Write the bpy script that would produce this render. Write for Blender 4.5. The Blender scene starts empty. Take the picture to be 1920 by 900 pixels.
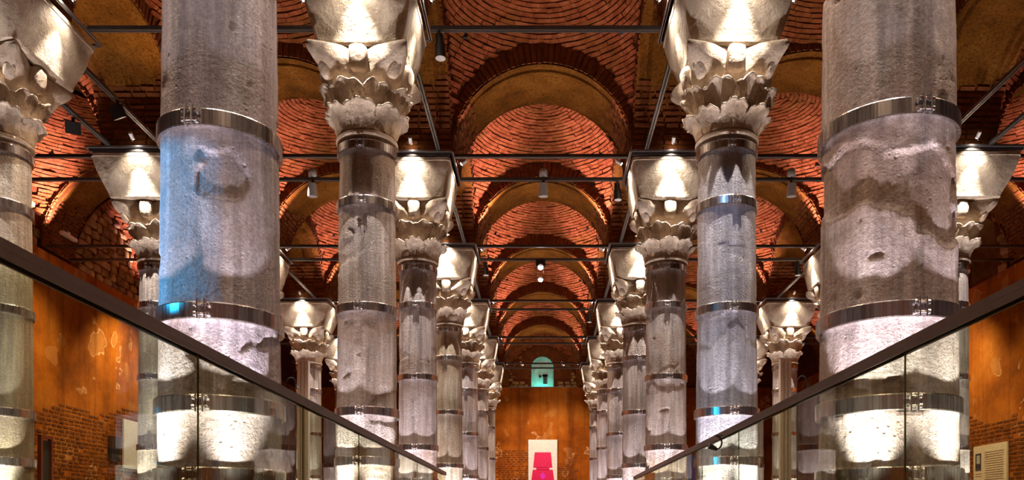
import bpy, math, random
import numpy as np
from mathutils import Vector, Matrix

SC = bpy.context.scene
COL = SC.collection
E = 0.35                                    # eye height above the floor

# ------------------------------------------------------------------ camera
F, VPX, VPY = 1500.0, 1017.0, 980.0         # pixels, frame 1920 x 900
cam_d = bpy.data.cameras.new('camera')
cam = bpy.data.objects.new('camera', cam_d)
COL.objects.link(cam)
cam.location = (0, 0, E)
cam.rotation_euler = (math.pi / 2, 0, 0)
cam_d.sensor_width = 36.0
cam_d.lens = 36.0 * F / 1920.0
cam_d.shift_x = -(VPX - 960.0) / 1920.0
cam_d.shift_y = (VPY - 450.0) / 1920.0
cam_d.clip_start = 0.05
cam_d.clip_end = 200
SC.camera = cam

# ------------------------------------------------------------------ world, exposure
world = bpy.data.worlds.new('world')
SC.world = world
world.use_nodes = True
world.node_tree.nodes['Background'].inputs[0].default_value = (0.02, 0.015, 0.012, 1)
world.node_tree.nodes['Background'].inputs[1].default_value = 0.2
vs = SC.view_settings
vs.view_transform = 'Standard'
vs.look = 'None'
vs.gamma = 1.0
vs.use_curve_mapping = False
vs.exposure = 1.2
SC.cycles.max_bounces = 8
SC.cycles.diffuse_bounces = 4
SC.cycles.glossy_bounces = 3
SC.cycles.transmission_bounces = 4
SC.cycles.transparent_max_bounces = 12
SC.cycles.sample_clamp_indirect = 4.0

# light strengths (W) and colours
P_DOWN, C_DOWN = 28.0, (1.0, 0.88, 0.78)
P_UP, C_UP = 640.0, (1.0, 0.90, 0.93)
P_VAULT, C_VAULT = 430.0, (1.0, 0.68, 0.78)
P_WALL, C_WALL = 620.0, (1.0, 0.78, 0.55)
P_FILL, C_FILL = 260.0, (1.0, 0.70, 0.47)

# ------------------------------------------------------------------ plan of the cistern
D = 5.1
ROWY = [6.0 + D * k for k in range(-1, 7)]  # index i -> k = i-1
BACK = 41.7
FRONT = -3.0
WALLX = 12.9
ZS = E + 7.12                               # springing
HALF = 0.74                                 # half thickness of arches
RISE_C, RISE_K = 0.35, 1.81                 # vault boundary: c + K*sqrt(1-u^2)
LX = [-WALLX, -7.75, -2.5, 2.5, 8.0, WALLX]
rng = random.Random(7)

# ------------------------------------------------------------------ light helper
def spot(loc, target, power, color, angle, blend=0.5, radius=0.03, parent=None):
    d = bpy.data.lights.new('lamp_light', 'SPOT')
    d.energy = power; d.color = color; d.spot_size = math.radians(angle)
    d.spot_blend = blend; d.shadow_soft_size = radius
    o = bpy.data.objects.new('lamp_light', d)
    COL.objects.link(o)
    v = Vector(target) - Vector(loc)
    o.rotation_euler = v.to_track_quat('-Z', 'Y').to_euler()
    o.location = loc
    if parent is not None:
        o.parent = parent
        o.location = Vector(loc) - parent.location
    return o

# ------------------------------------------------------------------ materials
def newmat(name):
    m = bpy.data.materials.new(name); m.use_nodes = True
    nt = m.node_tree
    for n in list(nt.nodes): nt.nodes.remove(n)
    out = nt.nodes.new('ShaderNodeOutputMaterial')
    b = nt.nodes.new('ShaderNodeBsdfPrincipled')
    nt.links.new(b.outputs[0], out.inputs[0])
    return m, nt, b, out

def N(nt, t, **kw):
    n = nt.nodes.new(t)
    for k, v in kw.items():
        if k.startswith('i_'):
            key = k[2:]
            key = int(key) if key.isdigit() else key
            n.inputs[key].default_value = v
        else:
            setattr(n, k, v)
    return n

def noise(nt, vec, scale, detail=4, rough=0.6):
    n = N(nt, 'ShaderNodeTexNoise', i_Scale=scale, i_Detail=detail, i_Roughness=rough)
    nt.links.new(vec, n.inputs['Vector'])
    return n.outputs['Fac']

def ramp(nt, fac, stops):
    r = N(nt, 'ShaderNodeValToRGB')
    el = r.color_ramp.elements
    while len(el) < len(stops): el.new(0.5)
    for e, (p, c) in zip(el, stops):
        e.position = p
        e.color = (c[0], c[1], c[2], 1) if not isinstance(c, (int, float)) else (c, c, c, 1)
    nt.links.new(fac, r.inputs[0])
    return r.outputs[0]

def mix(nt, fac, a, b, mode='MIX'):
    m = N(nt, 'ShaderNodeMix', data_type='RGBA', blend_type=mode)
    for s, v in ((0, fac), (6, a), (7, b)):
        if isinstance(v, (int, float)): m.inputs[s].default_value = v
        elif isinstance(v, tuple): m.inputs[s].default_value = (v[0], v[1], v[2], 1)
        else: nt.links.new(v, m.inputs[s])
    return m.outputs[2]

def mathn(nt, op, a, b=None):
    m = N(nt, 'ShaderNodeMath', operation=op)
    for s, v in ((0, a), (1, b)):
        if v is None: continue
        if isinstance(v, (int, float)): m.inputs[s].default_value = v
        else: nt.links.new(v, m.inputs[s])
    return m.outputs[0]

def mapping(nt, vec, scale):
    m = N(nt, 'ShaderNodeMapping'); m.inputs['Scale'].default_value = scale
    nt.links.new(vec, m.inputs['Vector']); return m.outputs[0]

def bump(nt, b, h, strength, dist):
    n = N(nt, 'ShaderNodeBump'); n.inputs['Strength'].default_value = strength
    n.inputs['Distance'].default_value = dist
    nt.links.new(h, n.inputs['Height']); nt.links.new(n.outputs[0], b.inputs['Normal'])

def worldpos(nt): return N(nt, 'ShaderNodeNewGeometry').outputs['Position']

def mat_marble():
    m, nt, b, _ = newmat('weathered_marble')
    tc = N(nt, 'ShaderNodeTexCoord').outputs['Object']
    oi = N(nt, 'ShaderNodeObjectInfo')
    add = N(nt, 'ShaderNodeVectorMath', operation='ADD')
    sc = N(nt, 'ShaderNodeVectorMath', operation='SCALE'); sc.inputs['Scale'].default_value = 1.7
    loc = N(nt, 'ShaderNodeCombineXYZ')
    rm = mathn(nt, 'MULTIPLY', oi.outputs['Random'], 40.0)
    nt.links.new(rm, loc.inputs[0]); nt.links.new(rm, loc.inputs[1])
    nt.links.new(tc, add.inputs[0]); nt.links.new(loc.outputs[0], add.inputs[1])
    p = add.outputs[0]
    st = noise(nt, mapping(nt, p, (5, 5, 0.35)), 1.6, 6, 0.65)
    st2 = noise(nt, mapping(nt, p, (14, 14, 0.5)), 1.3, 5, 0.6)
    big = noise(nt, p, 1.1, 5, 0.6)
    c = ramp(nt, st, [(0.3, (0.17, 0.15, 0.155)), (0.5, (0.40, 0.36, 0.355)), (0.68, (0.60, 0.56, 0.55))])
    c = mix(nt, ramp(nt, st2, [(0.42, 0.0), (0.7, 0.45)]), c, (0.15, 0.13, 0.14))
    c = mix(nt, ramp(nt, big, [(0.46, 0.0), (0.68, 0.75)]), c, (0.25, 0.165, 0.11))
    fine = noise(nt, p, 38, 5, 0.7)
    c = mix(nt, 0.6, c, ramp(nt, fine, [(0.3, 0.25), (0.7, 0.8)]), 'OVERLAY')
    c = mix(nt, 1.0, c, oi.outputs['Color'], 'MULTIPLY')
    nt.links.new(c, b.inputs['Base Color'])
    b.inputs['Roughness'].default_value = 0.62
    vor = N(nt, 'ShaderNodeTexVoronoi', i_Scale=16.0); nt.links.new(p, vor.inputs['Vector'])
    pit = ramp(nt, vor.outputs['Distance'], [(0.05, 0.0), (0.22, 1.0)])
    pm = ramp(nt, noise(nt, p, 2.3, 3), [(0.5, 0.0), (0.6, 1.0)])
    pit = mix(nt, pm, (1, 1, 1), pit)
    h = mathn(nt, 'ADD', mathn(nt, 'MULTIPLY', fine, 0.5), mathn(nt, 'MULTIPLY', noise(nt, p, 9, 5), 0.45))
    h = mathn(nt, 'ADD', h, mathn(nt, 'MULTIPLY', pit, 0.35))
    bump(nt, b, h, 1.0, 0.04)
    return m

def mat_stone_white(name, dark, light, stain):
    m, nt, b, _ = newmat(name)
    tc = N(nt, 'ShaderNodeTexCoord').outputs['Object']
    oi = N(nt, 'ShaderNodeObjectInfo')
    g = N(nt, 'ShaderNodeNewGeometry').outputs['Position']
    n1 = noise(nt, g, 2.2, 5, 0.6); n2 = noise(nt, mapping(nt, g, (6, 6, 0.8)), 1.0, 4); f = noise(nt, g, 30, 5, 0.7)
    c = ramp(nt, n1, [(0.35, dark), (0.65, light)])
    c = mix(nt, ramp(nt, n2, [(0.5, 0.0), (0.75, 0.6)]), c, stain)
    c = mix(nt, 0.25, c, ramp(nt, f, [(0.3, 0.2), (0.7, 0.8)]), 'OVERLAY')
    c = mix(nt, 1.0, c, oi.outputs['Color'], 'MULTIPLY')
    nt.links.new(c, b.inputs['Base Color'])
    b.inputs['Roughness'].default_value = 0.7
    b.inputs['Specular IOR Level'].default_value = 0.2
    vo = N(nt, 'ShaderNodeTexVoronoi', i_Scale=26.0); nt.links.new(g, vo.inputs['Vector'])
    pit = mathn(nt, 'MULTIPLY', ramp(nt, vo.outputs['Distance'], [(0.05, 0.0), (0.3, 1.0)]), ramp(nt, noise(nt, g, 3.0, 3), [(0.45, 0.0), (0.6, 0.8)]))
    hh = mathn(nt, 'ADD', f, mathn(nt, 'MULTIPLY', noise(nt, g, 8, 4), 1.0))
    bump(nt, b, mathn(nt, 'ADD', hh, pit), 0.6, 0.022)
    return m

def mat_noise(name, stops, scale, rough=0.85, bscale=20, bdist=0.02, bstr=0.6, extra=None):
    m, nt, b, _ = newmat(name)
    g = worldpos(nt)
    c = ramp(nt, noise(nt, g, scale, 6, 0.65), stops)
    if extra:
        c = mix(nt, ramp(nt, noise(nt, g, extra[0], 5, 0.7), [(extra[1], 0.0), (extra[2], extra[3])]), c, extra[4])
    oi = N(nt, 'ShaderNodeObjectInfo')
    c = mix(nt, 1.0, c, oi.outputs['Color'], 'MULTIPLY')
    nt.links.new(c, b.inputs['Base Color'])
    b.inputs['Roughness'].default_value = rough
    if rough > .6: b.inputs['Specular IOR Level'].default_value = 0.08
    if bscale: bump(nt, b, noise(nt, g, bscale, 6, 0.7), bstr, bdist)
    return m

def mat_plaster():
    m, nt, b, _ = newmat('ochre_plaster')
    g = worldpos(nt)
    c = ramp(nt, noise(nt, g, 0.55, 6, 0.65), [(0.33, (0.17, 0.040, 0.004)), (0.5, (0.36, 0.092, 0.007)), (0.66, (0.50, 0.16, 0.018))])
    n = noise(nt, g, 1.15, 3, 0.5)
    d = mathn(nt, 'ABSOLUTE', mathn(nt, 'SUBTRACT', n, 0.60))
    line = ramp(nt, d, [(0.004, 1.0), (0.014, 0.0)])
    msk = ramp(nt, noise(nt, g, 0.4, 2), [(0.5, 0.0), (0.56, 0.75)])
    c = mix(nt, mathn(nt, 'MULTIPLY', line, msk), c, (0.72, 0.42, 0.20))
    patch = ramp(nt, n, [(0.60, 0.0), (0.63, 0.3)])
    c = mix(nt, patch, c, (0.62, 0.30, 0.10))
    f = noise(nt, g, 26, 6, 0.75)
    c = mix(nt, 0.3, c, ramp(nt, f, [(0.3, 0.2), (0.7, 0.8)]), 'OVERLAY')
    sk = noise(nt, mapping(nt, g, (3.0, 3.0, 0.12)), 0.9, 4, 0.6)
    c = mix(nt, ramp(nt, sk, [(0.48, 0.0), (0.72, 0.6)]), c, (0.09, 0.020, 0.004))
    nt.links.new(c, b.inputs['Base Color'])
    b.inputs['Roughness'].default_value = 0.8
    b.inputs['Specular IOR Level'].default_value = 0.1
    bump(nt, b, mathn(nt, 'ADD', f, mathn(nt, 'MULTIPLY', n, 3.0)), 0.4, 0.02)
    return m

def mat_plain(name, col, rough=0.5, metal=0.0, emit=None, es=0.0):
    m, nt, b, _ = newmat(name)
    tc = N(nt, 'ShaderNodeTexCoord').outputs['Object']
    f = noise(nt, tc, 12, 4)
    lo = tuple(x * 0.88 for x in col); hi = tuple(min(1, x * 1.1) for x in col)
    nt.links.new(ramp(nt, f, [(0.3, lo), (0.7, hi)]), b.inputs['Base Color'])
    b.inputs['Roughness'].default_value = rough
    b.inputs['Metallic'].default_value = metal
    if emit:
        b.inputs['Emission Color'].default_value = (*emit, 1)
        b.inputs['Emission Strength'].default_value = es
    return m

def mat_steel():
    m, nt, b, _ = newmat('brushed_steel_band')
    tc = N(nt, 'ShaderNodeTexCoord').outputs['Object']
    f = noise(nt, mapping(nt, tc, (22, 22, 0.6)), 1.5, 4)
    nt.links.new(ramp(nt, f, [(0.3, (0.36, 0.33, 0.33)), (0.7, (0.68, 0.64, 0.64))]), b.inputs['Base Color'])
    b.inputs['Metallic'].default_value = 1.0
    nt.links.new(ramp(nt, f, [(0.3, 0.34), (0.7, 0.2)]), b.inputs['Roughness'])
    return m

def mat_glass():
    m, nt, b, out = newmat('tinted_glass')
    nt.nodes.remove(b)
    t = N(nt, 'ShaderNodeBsdfTransparent'); t.inputs[0].default_value = (0.86, 0.90, 0.78, 1)
    g = N(nt, 'ShaderNodeBsdfGlossy'); g.inputs['Roughness'].default_value = 0.0
    g.inputs['Color'].default_value = (0.9, 0.95, 0.88, 1)
    fr = N(nt, 'ShaderNodeFresnel', i_IOR=1.45)
    mx = N(nt, 'ShaderNodeMixShader')
    bf_ = N(nt, 'ShaderNodeNewGeometry').outputs['Backfacing']
    nt.links.new(mathn(nt, 'MULTIPLY', fr.outputs[0], mathn(nt, 'SUBTRACT', 1.0, bf_)), mx.inputs[0]); nt.links.new(t.outputs[0], mx.inputs[1]); nt.links.new(g.outputs[0], mx.inputs[2])
    nt.links.new(mx.outputs[0], out.inputs[0])
    return m

M = {}
M['marble'] = mat_marble()
M['capital'] = mat_stone_white('carved_capital_stone', (0.36, 0.27, 0.19), (0.66, 0.56, 0.44), (0.30, 0.22, 0.14))
M['impost'] = mat_stone_white('impost_block_stone', (0.42, 0.33, 0.23), (0.66, 0.56, 0.43), (0.32, 0.25, 0.17))
M['brick'] = mat_noise('vault_brick', [(0.3, (0.15, 0.034, 0.009)), (0.5, (0.29, 0.072, 0.021)), (0.7, (0.42, 0.135, 0.048))], 5.5, 0.8, 34, 0.03, 0.9,
                       (1.1, 0.50, 0.66, 0.65, (0.19, 0.072, 0.010)))
M['mortar'] = mat_noise('vault_mortar', [(0.3, (0.07, 0.017, 0.005)), (0.7, (0.17, 0.046, 0.012))], 3.0, 0.9, 25, 0.02, 0.7)
M['soffit'] = mat_noise('soffit_render', [(0.3, (0.15, 0.050, 0.006)), (0.5, (0.27, 0.094, 0.010)), (0.7, (0.38, 0.15, 0.022))], 1.6, 0.9, 24, 0.07, 1.0,
                        (20, 0.48, 0.66, 0.8, (0.07, 0.028, 0.004)))
M['voussoir'] = mat_noise('arch_brick', [(0.3, (0.11, 0.032, 0.010)), (0.7, (0.25, 0.075, 0.022))], 4.0, 0.85, 30, 0.015, 0.6)
M['plaster'] = mat_plaster()
M['wallbrick'] = mat_noise('wall_brick', [(0.3, (0.08, 0.025, 0.008)), (0.7, (0.22, 0.070, 0.02))], 5.0, 0.85, 30, 0.01, 0.5)
M['rubble'] = mat_noise('rubble_stone', [(0.3, (0.22, 0.12, 0.05)), (0.5, (0.40, 0.24, 0.11)), (0.7, (0.55, 0.36, 0.19))], 2.5, 0.85, 18, 0.03, 0.7)
M['floor'] = mat_noise('pale_stone_floor', [(0.3, (0.13, 0.09, 0.065)), (0.7, (0.22, 0.16, 0.12))], 2.0, 0.35, 20, 0.005, 0.3)
M['steel'] = mat_steel()
M['railmetal'] = mat_plain('grey_painted_rail', (0.11, 0.10, 0.095), 0.42, 0.6)
M['bright'] = mat_plain('galvanised_steel', (0.45, 0.44, 0.43), 0.35, 0.8)
M['black'] = mat_plain('black_housing', (0.018, 0.017, 0.018), 0.4, 0.2)
M['grey'] = mat_plain('grey_housing', (0.42, 0.40, 0.38), 0.45, 0.2)
M['white'] = mat_plain('white_enamel', (0.75, 0.74, 0.72), 0.4)
M['lens'] = mat_plain('lit_lens', (0.9, 0.9, 0.9), 0.3, 0.0, (1.0, 0.93, 0.88), 14.0)
M['glass'] = mat_glass()
M['handrail'] = mat_plain('bronze_handrail', (0.085, 0.06, 0.05), 0.35, 0.7)
M['paper'] = mat_plain('white_panel', (0.80, 0.76, 0.77), 0.6)
M['cream'] = mat_plain('cream_panel', (0.72, 0.55, 0.38), 0.6)
M['ink'] = mat_plain('grey_print', (0.30, 0.20, 0.13), 0.7)
M['blackink'] = mat_plain('black_print', (0.03, 0.028, 0.03), 0.7)
M['skinink'] = mat_plain('grey_portrait_print', (0.45, 0.40, 0.37), 0.7)
M['magenta'] = mat_plain('magenta_print', (0.72, 0.003, 0.11), 0.5)
M['violet'] = mat_plain('violet_print', (0.70, 0.03, 0.75), 0.5)
M['blue'] = mat_plain('blue_print', (0.02, 0.08, 0.42), 0.5)
M['redframe'] = mat_plain('reddish_brown_lacquer', (0.22, 0.045, 0.02), 0.25)
M['niche'] = mat_noise('pale_niche_render', [(0.3, (0.40, 0.42, 0.40)), (0.7, (0.66, 0.68, 0.65))], 2.0, 0.8, 14, 0.03, 0.6)

# ------------------------------------------------------------------ object helpers
def tag(o, label=None, cat=None, group=None, kind=None):
    if label: o['label'] = label
    if cat: o['category'] = cat
    if group: o['group'] = group
    if kind: o['kind'] = kind
    return o

class MB:
    """collects verts and faces for ONE mesh object"""
    def __init__(s): s.v = []; s.f = []
    def add(s, vs_, fs):
        o = len(s.v); s.v += [tuple(v) for v in vs_]; s.f += [tuple(i + o for i in f) for f in fs]
        return s
    def box(s, c, size, rot=None):
        x, y, z = (q / 2 for q in size)
        vv = [Vector((i * x, j * y, k * z)) for i in (-1, 1) for j in (-1, 1) for k in (-1, 1)]
        if rot is not None: vv = [rot @ v for v in vv]
        vv = [v + Vector(c) for v in vv]
        return s.add(vv, [(0, 1, 3, 2), (4, 6, 7, 5), (0, 4, 5, 1), (2, 3, 7, 6), (0, 2, 6, 4), (1, 5, 7, 3)])
    def tube(s, p, q, r, r2=None, n=12, caps=True):
        p, q = Vector(p), Vector(q); r2 = r if r2 is None else r2
        d = (q - p).normalized(); a = d.orthogonal().normalized(); b = d.cross(a)
        vv = []
        for c, rr in ((p, r), (q, r2)):
            for i in range(n):
                t = 2 * math.pi * i / n
                vv.append(c + a * (rr * math.cos(t)) + b * (rr * math.sin(t)))
        ff = [(i, (i + 1) % n, n + (i + 1) % n, n + i) for i in range(n)]
        if caps: ff += [tuple(range(n - 1, -1, -1)), tuple(range(n, 2 * n))]
        return s.add(vv, ff)
    def path(s, pts, r, n=8):
        for a, b in zip(pts[:-1], pts[1:]): s.tube(a, b, r, n=n)
        return s
    def lathe(s, prof, n=48, closed=False):
        vv = []
        for r, z in prof:
            for i in range(n):
                t = 2 * math.pi * i / n
                vv.append((r * math.cos(t), r * math.sin(t), z))
        ff = []
        m = len(prof)
        for j in range(m if closed else m - 1):
            k = (j + 1) % m
            for i in range(n):
                ff.append((j * n + i, j * n + (i + 1) % n, k * n + (i + 1) % n, k * n + i))
        return s.add(vv, ff)
    def mesh(s, name, mat, smooth=False):
        me = bpy.data.meshes.new(name)
        me.from_pydata(s.v, [], s.f); me.validate(); me.update()
        me.materials.append(M[mat] if isinstance(mat, str) else mat)
        if smooth:
            me.polygons.foreach_set('use_smooth', [True] * len(me.polygons))
        return me
    def build(s, name, mat, parent=None, smooth=False, loc=(0, 0, 0), auto=None):
        me = s.mesh(name, mat, smooth)
        if auto is not None:
            me.polygons.foreach_set('use_smooth', [True] * len(me.polygons))
            me.set_sharp_from_angle(angle=math.radians(auto))
        return link(name, me, parent, loc)

def link(name, me, parent=None, loc=(0, 0, 0), mw=None, color=None):
    o = bpy.data.objects.new(name, me); COL.objects.link(o)
    if parent is not None: o.parent = parent
    if mw is not None: o.matrix_local = mw
    else: o.location = loc
    if color is not None: o.color = (*color, 1)
    return o

def empty(name, loc=(0, 0, 0), rz=0):
    o = bpy.data.objects.new(name, None); COL.objects.link(o)
    o.location = loc; o.rotation_euler = (0, 0, rz); o.empty_display_size = 0.2
    return o

def copy_tree(o, parent=None):
    c = o.copy(); COL.objects.link(c)
    if parent is not None: c.parent = parent
    for ch in list(o.children): copy_tree(ch, c)
    return c

# numpy value noise -------------------------------------------------
def vnoise(p, seed=0):
    p = np.asarray(p, float); i = np.floor(p).astype(np.int64); f = p - i; u = f * f * (3 - 2 * f)
    def h(a, b, c):
        n = (a * 374761393 + b * 668265263 + c * 2147483647 + seed * 974634777) & 0x7fffffff
        n = ((n ^ (n >> 13)) * 1274126177) & 0x7fffffff
        n = (n ^ (n >> 16)) & 0xffff
        return n / 65535.0
    r = 0
    for dx in (0, 1):
        for dy in (0, 1):
            for dz in (0, 1):
                w = (u[:, 0] if dx else 1 - u[:, 0]) * (u[:, 1] if dy else 1 - u[:, 1]) * (u[:, 2] if dz else 1 - u[:, 2])
                r = r + w * h(i[:, 0] + dx, i[:, 1] + dy, i[:, 2] + dz)
    return r
def fbm(p, oct=4, seed=0):
    p = np.asarray(p, float); r = 0; a = 0.5
    for o in range(oct):
        r = r + a * vnoise(p * (2 ** o) + 17.3 * o, seed + o); a *= 0.5
    return r

# ================================================================== SETTING
def slab(name, verts, faces, mat):
    mb = MB(); mb.add(verts, faces); o = mb.build(name, mat); o['kind'] = 'structure'; return o
TOP = E + 10.6
floor = MB().box((0, (FRONT + BACK) / 2, -0.1), (2 * WALLX + 1, BACK - FRONT + 1, 0.2)).build('floor', 'floor'); floor['kind'] = 'structure'

ceiling = empty('ceiling'); ceiling['kind'] = 'structure'
# slab over everything
MB().box((0, (FRONT + BACK) / 2, TOP + 0.1), (2 * WALLX + 1, BACK - FRONT + 1, 0.2)).build('vault_backing', 'mortar', ceiling)

# ---- vault shell and bricks (unit bay: half spans 1.77 x 1.81, shared and scaled)
A0, B0 = 1.77, 1.81
def vault_z(u, v): return RISE_C + RISE_K * np.sqrt(np.maximum(0.0, 2 - u * u - v * v))
def vault_shell_mesh():
    n = 28; mb = MB(); vv = []; lim = 1.06
    for j in range(n + 1):
        for i in range(n + 1):
            u = lim * (2 * i / n - 1); v = lim * (2 * j / n - 1)
            vv.append((u * A0, v * B0, float(vault_z(u, v))))
    ff = []
    for j in range(n):
        for i in range(n):
            a = j * (n + 1) + i; ff.append((a, a + n + 1, a + n + 2, a + 1))
    return mb.add(vv, ff).mesh('vault', 'mortar', True)
VSHELL = vault_shell_mesh()

def vault_bricks(seed):
    """list of (corner quad outer[4], normal thickness) bricks laid in rings"""
    r = random.Random(seed); out = []
    t = 0.0; ring = 0
    ts = [0.03]
    while ts[-1] < 1.405:
        t = ts[-1]
        dz = RISE_K * t / math.sqrt(max(0.02, 2 - t * t))
        ts.append(t + 0.088 / math.sqrt(A0 * A0 + dz * dz))
    for t0, t1 in zip(ts[:-1], ts[1:]):
        tm = (t0 + t1) / 2
        g = 0.11 * (t1 - t0)
        nb = max(5, int(round(2 * math.pi * tm * A0 / 0.29)))
        off = r.random()
        ring += 1
        for k in range(nb):
            th0 = 2 * math.pi * (k + off + .01) / nb
            th1 = 2 * math.pi * (k + 1 + off) / nb - 0.003 / (tm * A0)
            thm = (th0 + th1) / 2
            if abs(tm * math.cos(thm)) > 1.0 or abs(tm * math.sin(thm)) > 1.0: continue
            q = []
            j0 = r.uniform(-.1, .1) * (t1 - t0); j1 = r.uniform(-.1, .1) * (t1 - t0)
            for (tt, th) in ((t0 + g + j0, th0), (t1 - g + j0, th0), (t1 - g + j1, th1), (t0 + g + j1, th1)):
                u = min(1.04, max(-1.04, tt * math.cos(th))); v = min(1.04, max(-1.04, tt * math.sin(th)))
                tt2 = u * u + v * v
                if tt2 > 1.98: u *= math.sqrt(1.98 / tt2); v *= math.sqrt(1.98 / tt2)
                q.append(Vector((u * A0, v * B0, float(vault_z(u, v)))))
            c = sum(q, Vector()) / 4
            nrm = Vector((-c.x / A0 / A0, -c.y / B0 / B0, -(c.z - RISE_C) / RISE_K / RISE_K)).normalized()
            out.append((q, nrm, r.uniform(0.014, 0.040), r.uniform(-0.006, 0.006)))
    return out
def brick_geo(mb, b):
    q, n, d, tl = b
    base = [p - n * 0.01 for p in q]
    cen = sum(q, Vector()) / 4
    top = [cen + (p - cen) * 0.985 + n * (d + (tl if i < 2 else -tl)) for i, p in enumerate(q)]
    mb.add(base + top, [(4, 5, 6, 7), (0, 1, 5, 4), (1, 2, 6, 5), (2, 3, 7, 6), (3, 0, 4, 7)])
VB = [vault_bricks(s) for s in (1, 2, 3)]
VBM = []
for bl in VB:
    mb = MB()
    for b in bl: brick_geo(mb, b)
    VBM.append(mb.mesh('vault_brickwork', 'brick'))

def bay_limits(lines, i):
    a, b = lines[i], lines[i + 1]
    lo = a + (HALF if 0 < i else 0.02); hi = b - (HALF if i + 1 < len(lines) - 1 else 0.02)
    return lo, hi
YL = [FRONT] + ROWY + [BACK]
N_VBRICK = [0]
for xi in range(5):
    for yi in range(len(YL) - 1):
        x0, x1 = bay_limits(LX, xi); y0, y1 = bay_limits(YL, yi)
        cx, cy = (x0 + x1) / 2, (y0 + y1) / 2
        sx, sy = (x1 - x0) / 2 / A0, (y1 - y0) / 2 / B0
        o = link('vault', VSHELL, ceiling, (cx, cy, ZS)); o.scale = (sx, sy, 1)
        if yi < 2: continue
        s = rng.randrange(3)
        single = xi == 2 and yi in (3, 4)
        if single:
            # the bricks that show largest are objects of their own: far half of the two nearest bays
            vis = sorted([b for b in VB[s]], key=lambda b: -sum(p.y for p in b[0]) / 4)
            cand = [b for b in VB[s] if sum(p.y for p in b[0]) / 4 > 0.35 and sum(p.z for p in b[0]) / 4 > 1.2][:70]
            ids = set(id(b) for b in cand)
            mb = MB()
            for b in VB[s]:
                if id(b) in ids:
                    c = sum(b[0], Vector()) / 4
                    m1 = MB(); brick_geo(m1, ([p - c for p in b[0]], b[1], b[2], b[3]))
                    m1.build('brick', 'brick', o, loc=c)
                else: brick_geo(mb, b)
            w = mb.build('vault_brickwork', 'brick', o); w['kind'] = 'stuff'
        else:
            w = link('vault_brickwork', VBM[s], o); w['kind'] = 'stuff'
        # a few dark putlog holes set into the vault corners
        if yi >= 3:
            mb = MB()
            for sgn in (-1, 1):
                u, v = sgn * rng.uniform(.72, .85), rng.uniform(.62, .78)
                p = Vector((u * A0, v * B0, float(vault_z(u, v))))
                mb.box(p, (0.09, 0.07, 0.13))
            mb.build('putlog_hole', 'black', o)

# ---- arches: span along local x (half span 1), depth along local y (half depth 1 -> HALF)
def arch_body_mesh(a):
    n = 40; mb = MB(); vv = []; ff = []
    NY = 8
    grid = []
    for i in range(n + 1):
        th = math.pi * i / n
        for j in range(NY + 1):
            y = HALF * (2 * j / NY - 1)
            r = a
            if 0.22 * math.pi < th < 0.78 * math.pi: r -= 0.022
            vv.append((r * math.cos(th), y, r * math.sin(th)))
    for i in range(n):
        for j in range(NY):
            q = i * (NY + 1) + j; ff.append((q, q + 1, q + NY + 2, q + NY + 1))
    for sg in (-1, 1):
        o = len(vv)
        for i in range(n + 1):
            th = math.pi * i / n
            x = a * math.cos(th); zi = a * math.sin(th)
            zt = RISE_C + RISE_K * math.sqrt(max(0, 1 - (x / a) ** 2)) + 0.03
            vv.append((x, sg * HALF, zi)); vv.append((x, sg * HALF, max(zi, zt)))
        for i in range(n):
            q = o + 2 * i
            f = (q, q + 1, q + 3, q + 2)
            ff.append(f if sg > 0 else f[::-1])
    return mb.add(vv, ff).mesh('arch', 'soffit', True)

def vouss_list(a, seed):
    r = random.Random(seed); out = []
    n = 54
    for side in (-1, 1):
        for k in range(n):
            t0 = math.pi * (k + 0.16 + r.uniform(-.06, .06)) / n; t1 = math.pi * (k + 0.86 + r.uniform(-.06, .06)) / n
            q = []
            def bound(t):
                c, s_ = math.cos(t), math.sin(t)
                lo, hi = a * 0.9, a * 1.6
                for _ in range(24):
                    md = (lo + hi) / 2; x = md * c; z = md * s_
                    zt = RISE_C + RISE_K * math.sqrt(max(0, 1 - (x / a) ** 2)) if abs(x) < a else -1
                    if z < zt: lo = md
                    else: hi = md
                return max(lo, a + 0.02)
            ri = a + r.uniform(-0.008, 0.008)
            r0, r1 = bound(t0), bound(t1)
            r0 -= r.uniform(0, .02); r1 = r1 - r.uniform(0, .02)
            if max(r0, r1) - a < 0.03: continue
            for (rr, t) in ((ri, t0), (r0, t0), (r1, t1), (ri, t1)):
                q.append(Vector((rr * math.cos(t), side * HALF, rr * math.sin(t))))
            out.append((q, Vector((0, side, 0)), r.uniform(0.008, 0.028)))
    return out
def soffit_list(a, seed):
    r = random.Random(seed); out = []
    dt = 0.105 / a
    for sg in (0, 1):
        t = 0.03
        top = r.uniform(0.66, 0.80)
        while t < top:
            y = -HALF + r.uniform(-.1, .0)
            while y < HALF - 0.02:
                l = r.uniform(.26, .36); y0, y1 = max(-HALF, y + .01), min(HALF, y + l - .012)
                y += l
                if y1 - y0 < 0.05 or (t > top - 0.16 and r.random() < .4): continue
                j = r.uniform(-.006, .006)
                q = []
                for (tt, yy) in ((t + .008, y0), (t + dt - .012, y0), (t + dt - .012 + j, y1), (t + .008 + j, y1)):
                    th = tt if sg == 0 else math.pi - tt
                    q.append(Vector((a * math.cos(th), yy, a * math.sin(th))))
                c = sum(q, Vector()) / 4
                out.append((q, Vector((-c.x, 0, -c.z)).normalized(), r.uniform(.012, .045)))
            t += dt
    return out
def flat_geo(mb, b):
    q, n, d = b
    base = [p - n * 0.01 for p in q]; cen = sum(q, Vector()) / 4
    top = [cen + (p - cen) * 0.95 + n * d for p in q]
    mb.add(base + top, [(4, 5, 6, 7), (0, 1, 5, 4), (1, 2, 6, 5), (2, 3, 7, 6), (3, 0, 4, 7)])

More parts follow.
